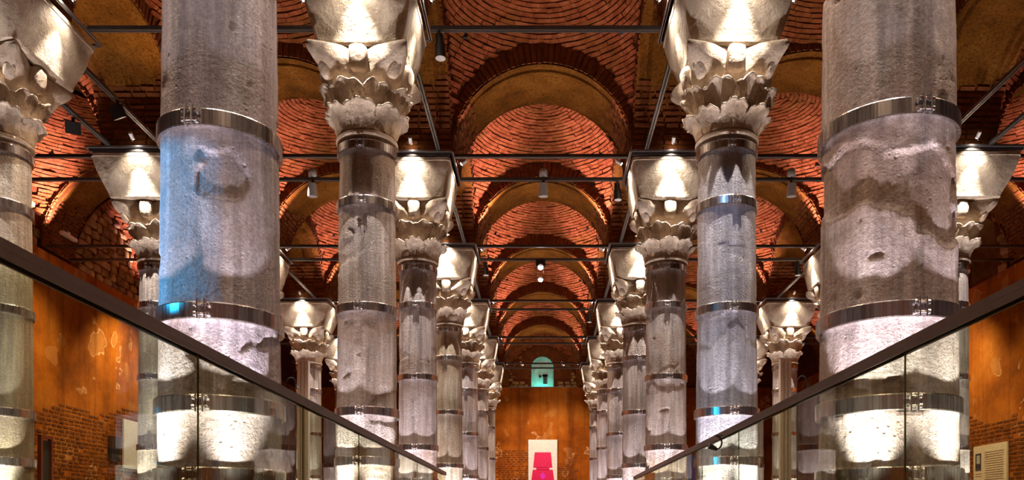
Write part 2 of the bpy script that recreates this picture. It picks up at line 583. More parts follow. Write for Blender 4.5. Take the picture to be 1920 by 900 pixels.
ARCHCACHE = {}
def arch_kit(a):
    key = round(a, 2)
    if key not in ARCHCACHE:
        vl, sl = vouss_list(a, 5), soffit_list(a, 6)
        m1, m2 = MB(), MB()
        for b in vl: flat_geo(m1, b)
        for b in sl: flat_geo(m2, b)
        ARCHCACHE[key] = (arch_body_mesh(a), vl, sl, m1.mesh('arch_brickwork', 'voussoir'), m2.mesh('soffit_brickwork', 'voussoir'))
    return ARCHCACHE[key]
NB = [0]
def arch(cx, cy, a, along_y, single=False, bricks=True):
    body, vl, sl, mv, ms = arch_kit(a)
    o = link('arch', body, ceiling, (cx, cy, ZS))
    if along_y: o.rotation_euler = (0, 0, math.pi / 2)
    if not bricks: return o
    if single:
        rest = MB()
        for b in vl:
            if b[1].y < 0 and NB[0] < 160:
                NB[0] += 1
                c = sum(b[0], Vector()) / 4
                m1 = MB(); flat_geo(m1, ([p - c for p in b[0]], b[1], b[2]))
                m1.build('brick', 'voussoir', o, loc=c)
            else: flat_geo(rest, b)
        w = rest.build('arch_brickwork', 'voussoir', o); w['kind'] = 'stuff'
    else:
        w = link('arch_brickwork', mv, o); w['kind'] = 'stuff'
    w = link('soffit_brickwork', ms, o); w['kind'] = 'stuff'
    return o
for ri, y in enumerate(ROWY):            # transverse arches, spanning along x
    for xi in range(5):
        x0, x1 = bay_limits(LX, xi)
        arch((x0 + x1) / 2, y, (x1 - x0) / 2, False, single=(xi == 2 and ri in (3, 4, 5)), bricks=ri >= 2)
for xi in range(1, 5):                   # arches along the rows
    for yi in range(len(YL) - 1):
        y0, y1 = bay_limits(YL, yi)
        arch(LX[xi], (y0 + y1) / 2, (y1 - y0) / 2, True, bricks=yi >= 2)

# ------------------------------------------------------------------ walls
HP = E + 7.05                                   # top of the plaster, the ledge
# back wall: lower plaster slab proud of the lunette wall behind, with the arched niche cut into the upper part
NW, NZ0, NZ1 = 0.58, E + 6.98, E + 8.10         # niche half width, foot, springing of its arch
mb = MB()
mb.box((0, BACK + 0.25, (HP) / 2), (2 * WALLX + 1, 0.5, HP))
wall_back = mb.build('wall_back', 'plaster'); wall_back['kind'] = 'structure'
def niche_panel(s_lo, s_hi, z_lo, z_hi, s0, hw, zspring, fwd, depth_dir, pos_of):
    """flat panel with an arched opening, plus the lining of the opening; pos_of(s, z, d) gives points"""
    mb = MB(); n = 16
    def quad(a, b, c, d): mb.add([a, b, c, d], [(0, 1, 2, 3)])
    quad(pos_of(s_lo, z_lo, 0), pos_of(s0 - hw, z_lo, 0), pos_of(s0 - hw, z_hi, 0), pos_of(s_lo, z_hi, 0))
    quad(pos_of(s0 + hw, z_lo, 0), pos_of(s_hi, z_lo, 0), pos_of(s_hi, z_hi, 0), pos_of(s0 + hw, z_hi, 0))
    pts = [(s0 + hw * math.cos(math.pi - math.pi * i / n), zspring + hw * math.sin(math.pi * i / n)) for i in range(n + 1)]
    for (a, b) in zip(pts[:-1], pts[1:]):
        quad(pos_of(a[0], a[1], 0), pos_of(b[0], b[1], 0), pos_of(b[0], z_hi, 0), pos_of(a[0], z_hi, 0))
    lin = MB(); ring = [(s0 - hw, z_lo)] + pts + [(s0 + hw, z_lo)]
    dep = fwd
    for (a, b) in zip(ring, ring[1:] + ring[:1]):
        lin.add([pos_of(a[0], a[1], 0), pos_of(b[0], b[1], 0), pos_of(b[0], b[1], dep), pos_of(a[0], a[1], dep)], [(0, 1, 2, 3)])
    lin.add([pos_of(a[0], a[1], dep) for a in ring], [tuple(range(len(ring)))])
    return mb, lin
mb, lin = niche_panel(-WALLX - .5, WALLX + .5, HP - 0.02, TOP, 0.0, NW, NZ1, 0.75, 1, lambda s, z, d: (s, BACK + 0.14 + d, z))
mb.build('lunette_wall', 'mortar', wall_back)
win = lin.build('window_1', 'niche'); win['kind'] = 'structure'
# dark slot and round hole inside the niche
m1 = MB().box((0.14, BACK + 0.86, E + 7.62), (0.20, 0.08, 0.48)).box((0.14, BACK + 0.86, E + 7.82), (0.30, 0.08, 0.12)); m1.build('slot', 'black', win)
MB().tube((-0.12, BACK + 0.80, E + 7.78), (-0.12, BACK + 0.885, E + 7.78), 0.075).build('round_hole', 'black', win)
mb = MB()
for i in range(18):
    t0 = math.pi * i / 18
    mb.tube((0.42 * math.cos(t0), BACK + 0.86, E + 8.0 + 0.26 * math.sin(t0)), (0.42 * math.cos(t0 + math.pi / 18), BACK + 0.86, E + 8.0 + 0.26 * math.sin(t0 + math.pi / 18)), 0.035, n=6)
mb.build('inner_moulding', 'niche', win)
# ring of bricks round the niche
for k in range(30):
    t = math.pi * (k + .5) / 30
    rr = 0.92; c = Vector((rr * math.cos(t), BACK + 0.125, NZ1 + rr * math.sin(t)))
    MB().box((0, 0, 0), (0.62, 0.07, 0.055), Matrix.Rotation(-t, 3, 'Y')).build('brick', 'voussoir', wall_back, loc=c)
# courses beside the niche springing
for sg in (-1, 1):
    for row in range(5):
        for q in range(3):
            c = (sg * (0.78 + 0.34 * q + 0.08 * (row % 2)), BACK + 0.125, NZ1 - 0.12 - 0.10 * row)
            if abs(c[0]) < 1.75: MB().box((0, 0, 0), (0.31, 0.06, 0.06)).build('brick', 'voussoir', wall_back, loc=c)

def stone_mesh(seed):
    r = random.Random(seed); mb = MB(); vv = []; ff = []
    n, m = 8, 4
    for j in range(m + 1):
        ph = math.pi / 2 * j / m
        for i in range(n):
            t = 2 * math.pi * i / n
            k = 1 + r.uniform(-.16, .16)
            cx, sx = math.cos(t), math.sin(t)
            sq = 1 / max(abs(cx), abs(sx)) ** 0.75
            cr = math.cos(ph) ** 0.35
            vv.append((0.5 * sq * cx * cr * k, 0.5 * sq * sx * cr * k, 0.5 * math.sin(ph) * r.uniform(.8, 1.1)))
    for j in range(m):
        for i in range(n):
            ff.append((j * n + i, j * n + (i + 1) % n, (j + 1) * n + (i + 1) % n, (j + 1) * n + i))
    return mb.add(vv, ff).mesh('stone', 'rubble', True)
STONES = [stone_mesh(s) for s in range(7)]
def rubble(parent, frame, s_lo, s_hi, z_lo, z_hi, ok, seed, size=0.3):
    """frame(s, z) -> matrix placing local xy in the wall and +z out of it"""
    r = random.Random(seed); z = z_lo; n = 0
    while z < z_hi:
        h = r.uniform(.7, 1.1) * size * 0.75
        s = s_lo + r.uniform(0, size)
        while s < s_hi:
            w = r.uniform(.7, 1.7) * size
            if ok(s + w / 2, z + h / 2):
                m_ = frame(s + w / 2, z + h / 2) @ Matrix.Rotation(r.uniform(-.12, .12), 4, 'Z') @ Matrix.Diagonal((w * 0.84, h * 0.86, r.uniform(.08, .2), 1))
                g = r.uniform(.6, 1.15)
                link('stone', r.choice(STONES), parent, mw=m_, color=(g, g * r.uniform(.85, 1.05), g * r.uniform(.7, 1.1))); n += 1
            s += w
        z += h
    return n
def back_frame(s, z): return Matrix.Translation((s, BACK + 0.14, z)) @ Matrix.Rotation(math.pi / 2, 4, 'X')
rubble(wall_back, back_frame, -1.85, 1.85, HP, E + 9.1,
       lambda s, z: abs(s) < 1.8 and (abs(s) > 0.72 and (z < NZ1 - 0.75 or (abs(s) > 1.5) or (z > NZ1 and math.hypot(s, z - NZ1) > 1.28)))
       and z - ZS < RISE_C + RISE_K * math.sqrt(max(0, 1 - (s / 1.8) ** 2)), 11, 0.26)
# pale metal edge along the ledge
o = MB().box((0, BACK - 0.02, HP + 0.015), (3.6, 0.05, 0.03)).build('ledge_strip', 'railmetal', wall_back)

# side walls
def side_wall(name, sg, holes):
    w = MB().box((sg * (WALLX + 0.25), (FRONT + BACK) / 2, HP / 2), (0.5, BACK - FRONT + 1, HP)).build(name, 'plaster')
    w['kind'] = 'structure'
    return w
wall_left = side_wall('wall_left', -1, [])
wall_right = side_wall('wall_right', 1, [])
MB().box((-(WALLX + 0.35), (FRONT + BACK) / 2, (HP + TOP) / 2), (0.5, BACK - FRONT + 1, TOP - HP)).build('lunette_wall', 'mortar', wall_left)
WY, WHW, WZ1 = 23.6, 0.62, E + 8.3
mb, lin = niche_panel(FRONT - .5, BACK + .5, HP - .02, TOP, WY, WHW, WZ1, 0.8, 1, lambda s, z, d: (WALLX + 0.10 + d, s, z))
mb.build('lunette_wall', 'mortar', wall_right)
win2 = lin.build('window_2', 'rubble'); win2['kind'] = 'structure'
wall_front = MB().box((0, FRONT - 0.25, TOP / 2), (2 * WALLX + 1, 0.5, TOP)).build('wall_front', 'plaster'); wall_front['kind'] = 'structure'
def left_frame(s, z): return Matrix.Translation((-(WALLX + 0.10), s, z)) @ Matrix(((0, 0, 1, 0), (1, 0, 0, 0), (0, 1, 0, 0), (0, 0, 0, 1)))
def right_frame(s, z): return Matrix.Translation((WALLX + 0.10, s, z)) @ Matrix(((0, 0, -1, 0), (-1, 0, 0, 0), (0, 1, 0, 0), (0, 0, 0, 1)))
for yi in (4, 5):
    y0, y1 = bay_limits(YL, yi); c, hw = (y0 + y1) / 2, (y1 - y0) / 2
    inl = lambda s, z: abs(s - c) < hw and z - ZS < RISE_C + RISE_K * math.sqrt(max(0, 1 - ((s - c) / hw) ** 2)) - .05
    rubble(wall_left, left_frame, y0, y1, HP, E + 9.4, inl, 20 + yi, 0.36)
    if yi == 5:
        rubble(wall_right, right_frame, y0, y1, HP, E + 9.4,
               lambda s, z: inl(s, z) and (abs(s - WY) > WHW + .14 or z > WZ1 + WHW + .15), 33, 0.36)

# brick-faced wall feet
def brick_face(parent, frame, s_lo, s_hi, z_lo, top_of, singles, seed, ln=0.27, course=0.113, mat='wallbrick', proud=0.012):
    r = random.Random(seed); unit = MB()
    unit.add([(-.5, -.5, -.3), (.5, -.5, -.3), (.5, .5, -.3), (-.5, .5, -.3), (-.47, -.42, 1), (.47, -.42, 1), (.48, .40, 1), (-.46, .43, 1)],
             [(4, 5, 6, 7), (0, 1, 5, 4), (1, 2, 6, 5), (2, 3, 7, 6), (3, 0, 4, 7)])
    me = unit.mesh('brick', mat); n = 0; rest = MB(); z = z_lo; row = 0
    while z < z_lo + 6:
        s = s_lo + (0.5 * ln if row % 2 else 0)
        any_ = False
        while s < s_hi:
            l = ln * r.uniform(.75, 1.2)
            if z < top_of(s) and r.random() > 0.06:
                any_ = True
                m_ = frame(s + l / 2, z) @ Matrix.Rotation(r.uniform(-.02, .02), 4, 'Z') @ Matrix.Diagonal((l - .05, 0.066 * r.uniform(.8, 1.2), proud * r.uniform(.6, 1.8), 1))
                if n < singles[0] and singles[1](s, z):
                    n += 1; g = r.uniform(.7, 1.2)
                    link('brick', me, parent, mw=m_, color=(g, g * r.uniform(.9, 1.1), g))
                else:
                    rest.add([m_ @ Vector(v) for v in unit.v], unit.f)
            s += l
        if not any_: break
        z += course; row += 1
    if rest.v:
        w = rest.build('brickwork', mat, parent); w['kind'] = 'stuff'
def lf(s, z): return Matrix.Translation((0.10, 0, 0)) @ left_frame(s, z)
def rf(s, z): return Matrix.Translation((-0.10, 0, 0)) @ right_frame(s, z)
def bf(s, z): return Matrix.Translation((0, -0.14, 0)) @ back_frame(s, z)
brick_face(wall_left, lf, 17.5, 28.0, 1.35, lambda s: E + 2.95 + 0.10 * (s - 20) + 0.12 * math.sin(s * 2.1), (200, lambda s, z: 19.6 < s < 25.6), 3)
brick_face(wall_right, rf, 19.5, 27.5, 1.25, lambda s: E + 2.9 + 0.10 * (s - 22) + 0.1 * math.sin(s * 2.7), (200, lambda s, z: 21.4 < s < 25.0), 4, ln=0.34)
brick_face(wall_back, bf, -2.45, -0.75, 1.6, lambda s: E + 3.75 + 0.10 * math.sin(s * 3), (0, None), 5, ln=0.25, mat='voussoir')
brick_face(wall_back, bf, 0.75, 1.7, 1.6, lambda s: E + 3.3 + 0.3 * math.sin(s * 5), (0, None), 6, ln=0.25, mat='voussoir')

# ================================================================== COLUMNS
HC0, HC1 = E + 5.28, E + 6.30                    # capital foot and top
HI1 = E + 7.08                                   # impost top
def leaf_mesh(w, h, seed, out):
    """acanthus leaf standing on the bell: x across, y outward, z up"""
    r = random.Random(seed); nu, nv = 12, 12; front = []; back = []
    ph = r.uniform(0, 6)
    for j in range(nv + 1):
        v = j / nv
        for i in range(nu + 1):
            u = 2 * i / nu - 1
            lob = abs(math.sin(2.5 * math.pi * (u + 1) / 2 + .3 * math.sin(ph)))
            top = h * (1 - .20 * u * u - .10 * (1 - lob) * (v ** 3))
            ww = w * 0.5 * (0.90 + .16 * v + 0.05 * math.sin(v * 13 + ph))
            vz = v if v < .84 else .84 + .16 * math.sin((v - .84) / .16 * 2.2)
            lip = max(0, v - .66) / .34
            x = u * ww
            y = 0.045 + out * (v ** 2.2) * (1 - .22 * u * u) + .06 * lip ** 2 * (.5 + .5 * lob) - 0.045 * u * u + 0.02 * math.exp(-(u / .14) ** 2) * (1 - v)
            y += 0.012 * math.cos(u * 8 + ph) * v + r.uniform(-.006, .006)
            zz = top * vz + r.uniform(-.007, .007)
            front.append((x, y, zz)); back.append((x * .93, y - 0.06 - 0.03 * (1 - v), zz - 0.03 * v))
    n = nu + 1; o = len(front); ff = []
    for j in range(nv):
        for i in range(nu):
            a = j * n + i
            ff.append((a, a + 1, a + n + 1, a + n)); ff.append((o + a, o + a + n, o + a + n + 1, o + a + 1))
    for i in range(nu):
        a = nv * n + i; ff.append((a, a + 1, o + a + 1, o + a))
    for j in range(nv):
        a = j * n; ff.append((a, a + n, o + a + n, o + a))
        a = j * n + nu; ff.append((a + n, a, o + a, o + a + n))
    return MB().add(front + back, ff).mesh('leaf', 'capital', True)
LEAF_LO = [leaf_mesh(.38, .36, s, .10) for s in (1, 2, 3)]
LEAF_HI = [leaf_mesh(.46, .62, s, .11) for s in (4, 5, 6)]

def capital_mesh(seed):
    n, m = 72, 26; vv = []
    H = HC1 - HC0
    P = []
    for j in range(m + 1):
        t = j / m
        bell = 0.405 + 0.03 * t + 0.13 * t ** 3
        w = min(1, max(0, (t - .50) / .45)); w = w * w * (3 - 2 * w)
        for i in range(n):
            ph = 2 * math.pi * i / n
            d4 = abs(((ph + math.pi / 4) % (math.pi / 2)) - math.pi / 4)      # 0 at faces, pi/4 at corners... measured from the face axis
            k = (math.pi / 4 - abs(((ph) % (math.pi / 2)) - math.pi / 4)) / (math.pi / 4)   # 0 at face axis, 1 at the corner
            star = 0.50 + 0.43 * k ** 2.0
            # horns droop: lower edge of the star rises at the faces
            ww = w * (0.35 + 0.65 * 1) if k > .5 else w
            rr = bell * (1 - ww) + star * ww
            if t > .97: rr *= 0.96
            P.append((rr * math.cos(ph), rr * math.sin(ph), H * t + 0.03 * k ** 3 * (t ** 4)))
    P = np.array(P)
    nz = fbm(P * 5 + seed * 9.1, 4, seed) - .47
    rad = np.maximum(1e-6, np.hypot(P[:, 0], P[:, 1]))
    k = 1 + 0.10 * nz / rad
    P[:, 0] *= k; P[:, 1] *= k
    vv = [tuple(p) for p in P]; ff = []
    for j in range(m):
        for i in range(n):
            ff.append((j * n + i, j * n + (i + 1) % n, (j + 1) * n + (i + 1) % n, (j + 1) * n + i))
    ff.append(tuple(m * n + i for i in range(n)))
    mb = MB().add(vv, ff)
    return mb.mesh('capital', 'capital', True)
CAPS = [capital_mesh(s) for s in (1, 2, 3)]
def lump_mesh(name, sx, sy, sz, seed, pw=3.0, mat='capital'):
    n, m = 18, 10; P = []
    for j in range(m + 1):
        ph = -math.pi / 2 + math.pi * j / m
        for i in range(n):
            t = 2 * math.pi * i / n
            x, y, z = math.cos(t) * math.cos(ph), math.sin(t) * math.cos(ph), math.sin(ph)
            q = (abs(x) ** pw + abs(y) ** pw + abs(z) ** pw) ** (-1 / pw)
            P.append((x * q * sx, y * q * sy, z * q * sz))
    P = np.array(P)
    nz = fbm(P * 7 + seed * 5.3, 3, seed) - .45
    P *= (1 + 0.35 * nz)[:, None]
    ff = []
    for j in range(m):
        for i in range(n):
            ff.append((j * n + i, j * n + (i + 1) % n, (j + 1) * n + (i + 1) % n, (j + 1) * n + i))
    return MB().add([tuple(p) for p in P], ff).mesh(name, mat, True)
BOSS = [lump_mesh('boss', .12, .12, .165, s, 5) for s in (1, 2)]
VOL = [lump_mesh('volute', .075, .08, .13, s, 3) for s in (3, 4)]

def impost_mesh(bot, top, seed):
    h = HI1 - HC1; n = 96; P = []
    prof = [(0.0, bot * .80), (0.0, bot * .955), (.03, bot), (.07, bot * 1.005)]
    m = 14
    for j in range(1, m + 1):
        t = j / m
        w = bot + (top - bot) * (t + 0.10 * math.sin(math.pi * t))
        prof.append((.07 + (h - .14) * t, w))
    prof += [(h - .065, top + .012), (h - .01, top + .015), (h, top), (h, top * .6)]
    for z, w in prof:
        for i in range(n):
            t = 2 * math.pi * (i + .5) / n
            x, y = math.cos(t), math.sin(t)
            pw = 26.0
            q = (abs(x) ** pw + abs(y) ** pw) ** (-1 / pw)
            P.append((x * q * w, y * q * w, z))
    P = np.array(P)
    nz = fbm(P * 3.0 + seed * 7.7, 4, seed) - .47
    sc = 1 + 0.05 * nz
    P[:, 0] *= sc; P[:, 1] *= sc
    ff = []
    for j in range(len(prof) - 1):
        for i in range(n):
            ff.append((j * n + i, j * n + (i + 1) % n, (j + 1) * n + (i + 1) % n, (j + 1) * n + i))
    me = MB().add([tuple(p) for p in P], ff).mesh('impost', 'impost', True)
    me.set_sharp_from_angle(angle=math.radians(40))
    return me

SH0 = 0.30                                        # top of the base
def shaft_profile(z, rb, rt):
    t = (z - SH0) / (HC0 - SH0)
    r = rb + (rt - rb) * t
    r = r + 0.035 * np.exp(-(HC0 - z) / 0.05) + 0.03 * np.exp(-(z - SH0) / 0.05)
    return r
def shaft_mesh(rb, rt, seed, fine, rough):
    n = 144 if fine else 64
    zs = np.linspace(SH0, HC0, 260 if fine else 60)
    th = 2 * np.pi * np.arange(n) / n
    Z, T = np.meshgrid(zs, th, indexing='ij'); Z = Z.ravel(); T = T.ravel()
    R = shaft_profile(Z, rb, rt)
    P = np.stack([np.cos(T) * R, np.sin(T) * R, Z], 1)
    off = seed * 13.7
    d = 0.010 * (fbm(P * 2.2 + off, 4, seed) - .47)
    if fine:
        d += 0.010 * rough * (fbm(P * np.array([9, 9, 7]) + off, 4, seed + 3) - .47)
        a = fbm(P * np.array([1.5, 1.5, 1.9]) + off, 4, seed + 5)      # flaked patches with a crisp edge
        d -= 0.014 * rough * np.clip((a - .585) / .010, 0, 1)
        b = vnoise(P * 11 + off, seed + 9)                              # pits
        m = np.clip((fbm(P * 1.3 + off, 2, seed + 12) - .36) * 8, 0, 1)
        d -= 0.02 * rough * np.clip((b - .86) / .08, 0, 1) * m
        c = vnoise(P * np.array([6, 6, .8]) + off, seed + 15)           # scored vertical runs
        d -= 0.006 * rough * np.clip((c - .80) / .1, 0, 1)
    P[:, 0] += np.cos(T) * d; P[:, 1] += np.sin(T) * d
    nz = len(zs); idx = np.arange(nz * n).reshape(nz, n)
    f = np.stack([idx[:-1], np.roll(idx, -1, 1)[:-1], np.roll(idx, -1, 1)[1:], idx[1:]], -1).reshape(-1, 4)
    return MB().add(P.tolist(), f.tolist()).mesh('shaft', 'marble', True)

def band_mesh(r, h=0.118):
    t = 0.022
    return MB().lathe([(r - .02, 0), (r + t, 0), (r + t + .004, .008), (r + t + .004, h - .008), (r + t, h), (r - .02, h)], 72, True).mesh('band', 'steel', False)
def clamp_mesh(r, h=0.118):
    mb = MB()
    for sx in (-.024, .024):
        mb.box((sx, -(r + .035), h / 2), (.010, .055, h + .02))
    for zz in (h * .22, h * .78):
        mb.tube((-.055, -(r + .045), zz), (.055, -(r + .045), zz), .009, n=8)
        for sx in (-.045, .045): mb.tube((sx - .008, -(r + .045), zz), (sx + .008, -(r + .045), zz), .016, n=6)
    return mb.mesh('clamp', 'steel')

def column(x, y, rb, rt, ib, it, bands, tint, label, seed, fine=False, rough=1.0, group='marble columns of the cistern', ctint=(1, 1, 1)):
    root = empty('marble_column', (x, y, 0))
    tag(root, label, 'column', group, 'thing')
    w = rb + .12
    b = MB().box((0, 0, .06), (2 * w, 2 * w, .12))
    b.lathe([(rb + .09, .12), (rb + .11, .15), (rb + .09, .19), (rb + .05, .21), (rb + .04, .24), (rb + .06, .26), (rb + .04, .30), (rb - .05, .30)], 48)
    b.build('base', 'marble', root)
    s = link('shaft', shaft_mesh(rb, rt, seed, fine, rough), root, color=tint)
    # neck ring under the capital
    rn = rt + .035
    MB().lathe([(rn - .06, HC0 - .09), (rn - .01, HC0 - .085), (rn + .012, HC0 - .06), (rn + .012, HC0 - .035), (rn - .01, HC0 - .01), (rn - .06, HC0)], 48).build('neck_ring', 'capital', root, smooth=True)
    r = random.Random(seed + 100)
    cap = link('capital', CAPS[seed % 3], root, (0, 0, HC0), color=ctint)
    k = rt / 0.39
    for j in range(8):
        for meshes, rad, z0, off in ((LEAF_LO, .375 * k, 0.0, 0.0), (LEAF_HI, .36 * k, .06, math.pi / 8)):
            a = 2 * math.pi * j / 8 + off + r.uniform(-.04, .04)
            mw = Matrix.Rotation(a - math.pi / 2, 4, 'Z') @ Matrix.Translation((0, rad, z0)) @ Matrix.Rotation(-0.12, 4, 'X') @ Matrix.Diagonal((r.uniform(.93, 1.07), r.uniform(.85, 1.2), r.uniform(.93, 1.05), 1))
            link('leaf', r.choice(meshes), cap, mw=mw, color=ctint)
    for j in range(4):
        a = math.pi / 2 * j
        link('boss', BOSS[(seed + j) % 2], cap, mw=Matrix.Rotation(a, 4, 'Z') @ Matrix.Translation((0, -.50, .86)) @ Matrix.Rotation(.2, 4, 'X'), color=ctint)
        link('volute', VOL[(seed + j) % 2], cap, mw=Matrix.Rotation(a + math.pi / 4, 4, 'Z') @ Matrix.Translation((0, -.645, .76)) @ Matrix.Rotation(.55, 4, 'X'), color=ctint)
    link('impost', impost_mesh(ib, it, seed), root, (0, 0, HC1), color=ctint)
    for hb in bands:
        zb = hb + E - .06
        rr = float(shaft_profile(np.array([zb + .06]), rb, rt)[0]) + .004
        bo = link('band', band_mesh(rr), root, (0, 0, zb))
        c = link('clamp', clamp_mesh(rr), bo); c.rotation_euler = (0, 0, r.uniform(-.12, .12))
    return root

B = [5.08, 4.33, 2.90, 1.50, .83, .33]
G1, G2 = None, None
COLS = []   # (row, k, x, y, it)
def addcol(row, k, x, rb, rt, ib, it, tint, label, bands=B, fine=False, rough=1.0, ctint=(1, 1, 1)):
    y = 6.0 + D * k
    column(x, y, rb, rt, ib, it, bands, tint, label, len(COLS) + 1, fine, rough, ctint=ctint)
    COLS.append((row, k, x, y, it))
Z0 = 6.0
addcol('L', 0, -2.41, .44, .385, .56, .72, (.88, .86, .98), 'thick lavender-grey column with a bluish flank, behind the glass', [5.08, 4.33, 2.83, 1.48, .835, .33], True, .9)
addcol('L', 1, -2.43, .425, .375, .56, .72, (.97, .92, .88), 'second column of the bluish-flanked column\'s row, streaked brown, four bands above the handrail', fine=True, rough=.7)
addcol('L', 2, -2.52, .395, .365, .62, .72, (1.05, 1.0, 1.0), 'third column of the bluish-flanked column\'s row, slim and pale with lilac foot', fine=True, rough=.6)
addcol('L', 3, -2.50, .385, .35, .62, .72, (1.02, .98, .76), 'yellowish-green tinged fourth column of the bluish-flanked column\'s row')
addcol('L', 4, -2.50, .39, .36, .60, .72, (1.0, .96, .98), 'fifth column of the bluish-flanked column\'s row, pinkish grey')
addcol('L', 5, -2.50, .38, .36, .60, .72, (.9, .84, .82), 'sixth column of the bluish-flanked column\'s row, under a rounded, brightly lit block')
addcol('L', 6, -2.52, .38, .36, .60, .72, (1.05, .98, .88), 'last column of the bluish-flanked column\'s row, next to the end wall')
addcol('R', 0, 2.585, .49, .445, .60, .76, (1.0, .91, .90), 'very thick rough pitted pinkish-grey column behind the glass handrail', [5.08, 4.33, 2.88, 1.48, .835, .33], True, 1.5)
addcol('R', 1, 2.555, .43, .385, .575, .76, (.86, .93, 1.06), 'smooth bluish-grey column, second in the pitted column\'s row', fine=True, rough=.5)
addcol('R', 2, 2.50, .42, .39, .64, .74, (1.0, .95, .90), 'third column of the pitted column\'s row, beige-grey with five bands in view', fine=True, rough=.7)
addcol('R', 3, 2.53, .41, .375, .64, .74, (.96, .90, .84), 'brownish-grey fourth column of the pitted column\'s row')
addcol('R', 4, 2.52, .40, .37, .62, .72, (.98, .95, .96), 'fifth column of the pitted column\'s row, pale grey')
addcol('R', 5, 2.52, .39, .36, .62, .72, (1.0, .96, 1.0), 'sixth column of the pitted column\'s row, narrow and lilac white')
addcol('R', 6, 2.52, .38, .36, .60, .72, (1.05, 1.0, 1.0), 'last column of the pitted column\'s row, next to the end wall')
addcol('OL', 1, -7.55, .43, .39, .68, .86, (1.02, .98, .80), 'column cut by the picture edge, before the wall with the red frame')
addcol('OL', 2, -7.75, .41, .37, .68, .90, (1.0, .96, .88), 'outer column partly hidden by the thick lavender-grey one, beside a white wall panel')
addcol('OL', 3, -7.75, .41, .37, .64, .78, (1, 1, 1), 'outer column hidden behind the thick lavender-grey one, only block and capital edge showing')
addcol('OL', 4, -7.70, .42, .38, .62, .80, (.96, .94, .92), 'far outer column with a white post and black hook lamp in front')
addcol('OL', 5, -7.75, .42, .38, .62, .78, (1.0, .95, .8), 'far outer column mostly hidden behind the brown-streaked one, yellowish capital edge')
addcol('OR', 2, 8.20, .41, .375, .70, .95, (.98, .95, .95), 'outer column beside the portrait notice, partly behind the pitted one')
addcol('OR', 3, 7.90, .41, .37, .64, .74, (1, 1, 1), 'outer column behind the pitted one, only a slice of its block showing')
addcol('OR', 4, 8.0, .42, .38, .62, .80, (.94, .93, .95), 'far outer column with a post of strips standing before it, brownish capital')
addcol('OR', 5, 8.0, .42, .38, .62, .78, (1.0, .95, .85), 'far outer column mostly hidden behind the smooth bluish-grey one')

# light at the columns: floor uplight in front of each shaft
for row, k, x, y, it in COLS:
    r0 = .52 if (row == 'R' and k == 0) else .46
    for a_ in (-.62, .55):
        ca, sa = math.cos(a_), math.sin(a_)
        spot((x + (r0 + .24) * sa, y - (r0 + .24) * ca, .34), (x + .31 * sa, y - .31 * ca, 4.0), P_UP * (.62 if a_ < 0 else .5), C_UP, 64, 1.0, .03)

# ================================================================== RAILS, FRAMES, SPOTLIGHTS
RZ = E + 7.15
ORD = ['first', 'second', 'third', 'fourth', 'fifth', 'sixth', 'seventh']
ROWN = {'L': 'the bluish-flanked column\'s row', 'R': 'the pitted column\'s row', 'OL': 'the red-frame outer row', 'OR': 'the notice-side outer row'}
def channel(mb, p, q, w=.07, h=.055):
    """a slotted C-section rail from p to q: web on top, lips below, bright lower flange"""
    p, q = Vector(p), Vector(q); d = q - p; L = d.length; d.normalize()
    side = d.cross(Vector((0, 0, 1))).normalized(); c = (p + q) / 2
    rot = Matrix((d, side, Vector((0, 0, 1)))).transposed()
    mb.box(c + Vector((0, 0, h)), (L, w, .008), rot)
    for s in (-1, 1):
        mb.box(c + side * (s * w / 2) + Vector((0, 0, h / 2)), (L, .008, h), rot)
        mb.box(c + side * (s * (w / 2 - .012)) + Vector((0, 0, 0)), (L, .03, .008), rot)
    return mb
xs_of = {}
for row, k, x, y, it in COLS: xs_of[(row, k)] = (x, y, it)
for k in range(1, 7):
    rows = [r_ for r_ in ('OL', 'L', 'R', 'OR') if (r_, k) in xs_of]
    for r_ in rows:
        x, y, it = xs_of[(r_, k)]
        f = it + .055
        fr = empty('rail_frame', (x, y, RZ))
        tag(fr, f'square rail frame on the {ORD[k]} block of {ROWN[r_]}', 'rail', 'rail frames on the blocks')
        for nm, p, q in (('front_rail', (-f, -f, 0), (f, -f, 0)), ('rear_rail', (-f, f, 0), (f, f, 0)), ('side_rail', (-f, -f, 0), (-f, f, 0)), ('side_rail', (f, -f, 0), (f, f, 0))):
            channel(MB(), p, q, .035, .03).build(nm, 'bright', fr)
        MB().box((0, -it - .0, -.02), (2 * it + .02, .05, .07)).build('cover_plate', 'railmetal', fr)
    # rails across the aisles, in pairs
    spans = []
    for a, b, nm in (('L', 'R', 'central aisle'), ('OL', 'L', 'lavender-column side aisle'), ('R', 'OR', 'pitted-column side aisle')):
        if (a, k) in xs_of and (b, k) in xs_of: spans.append((xs_of[(a, k)][0] + xs_of[(a, k)][2] + .09, xs_of[(b, k)][0] - xs_of[(b, k)][2] - .09, nm))
    spans.append((-WALLX + .05, xs_of[('OL', k)][0] - xs_of[('OL', k)][2] - .09 if ('OL', k) in xs_of else -8.5, 'wall aisle by the red frame'))
    spans.append((xs_of[('OR', k)][0] + xs_of[('OR', k)][2] + .09 if ('OR', k) in xs_of else 8.8, WALLX - .05, 'wall aisle by the notice'))
    if k == 6: spans = spans[:1]
    y = 6.0 + D * k
    for x0, x1, nm in spans:
        if k == 1 and 'wall' in nm: continue
        for off, pos in ((-.53, 'front'), (.53, 'rear')):
            o = channel(MB(), (x0, y + off, RZ), (x1, y + off, RZ)).build('lighting_rail', 'railmetal')
            tag(o, f'{pos} metal rail across the {nm} at the {ORD[k]} row', 'rail', 'rails across the aisles')
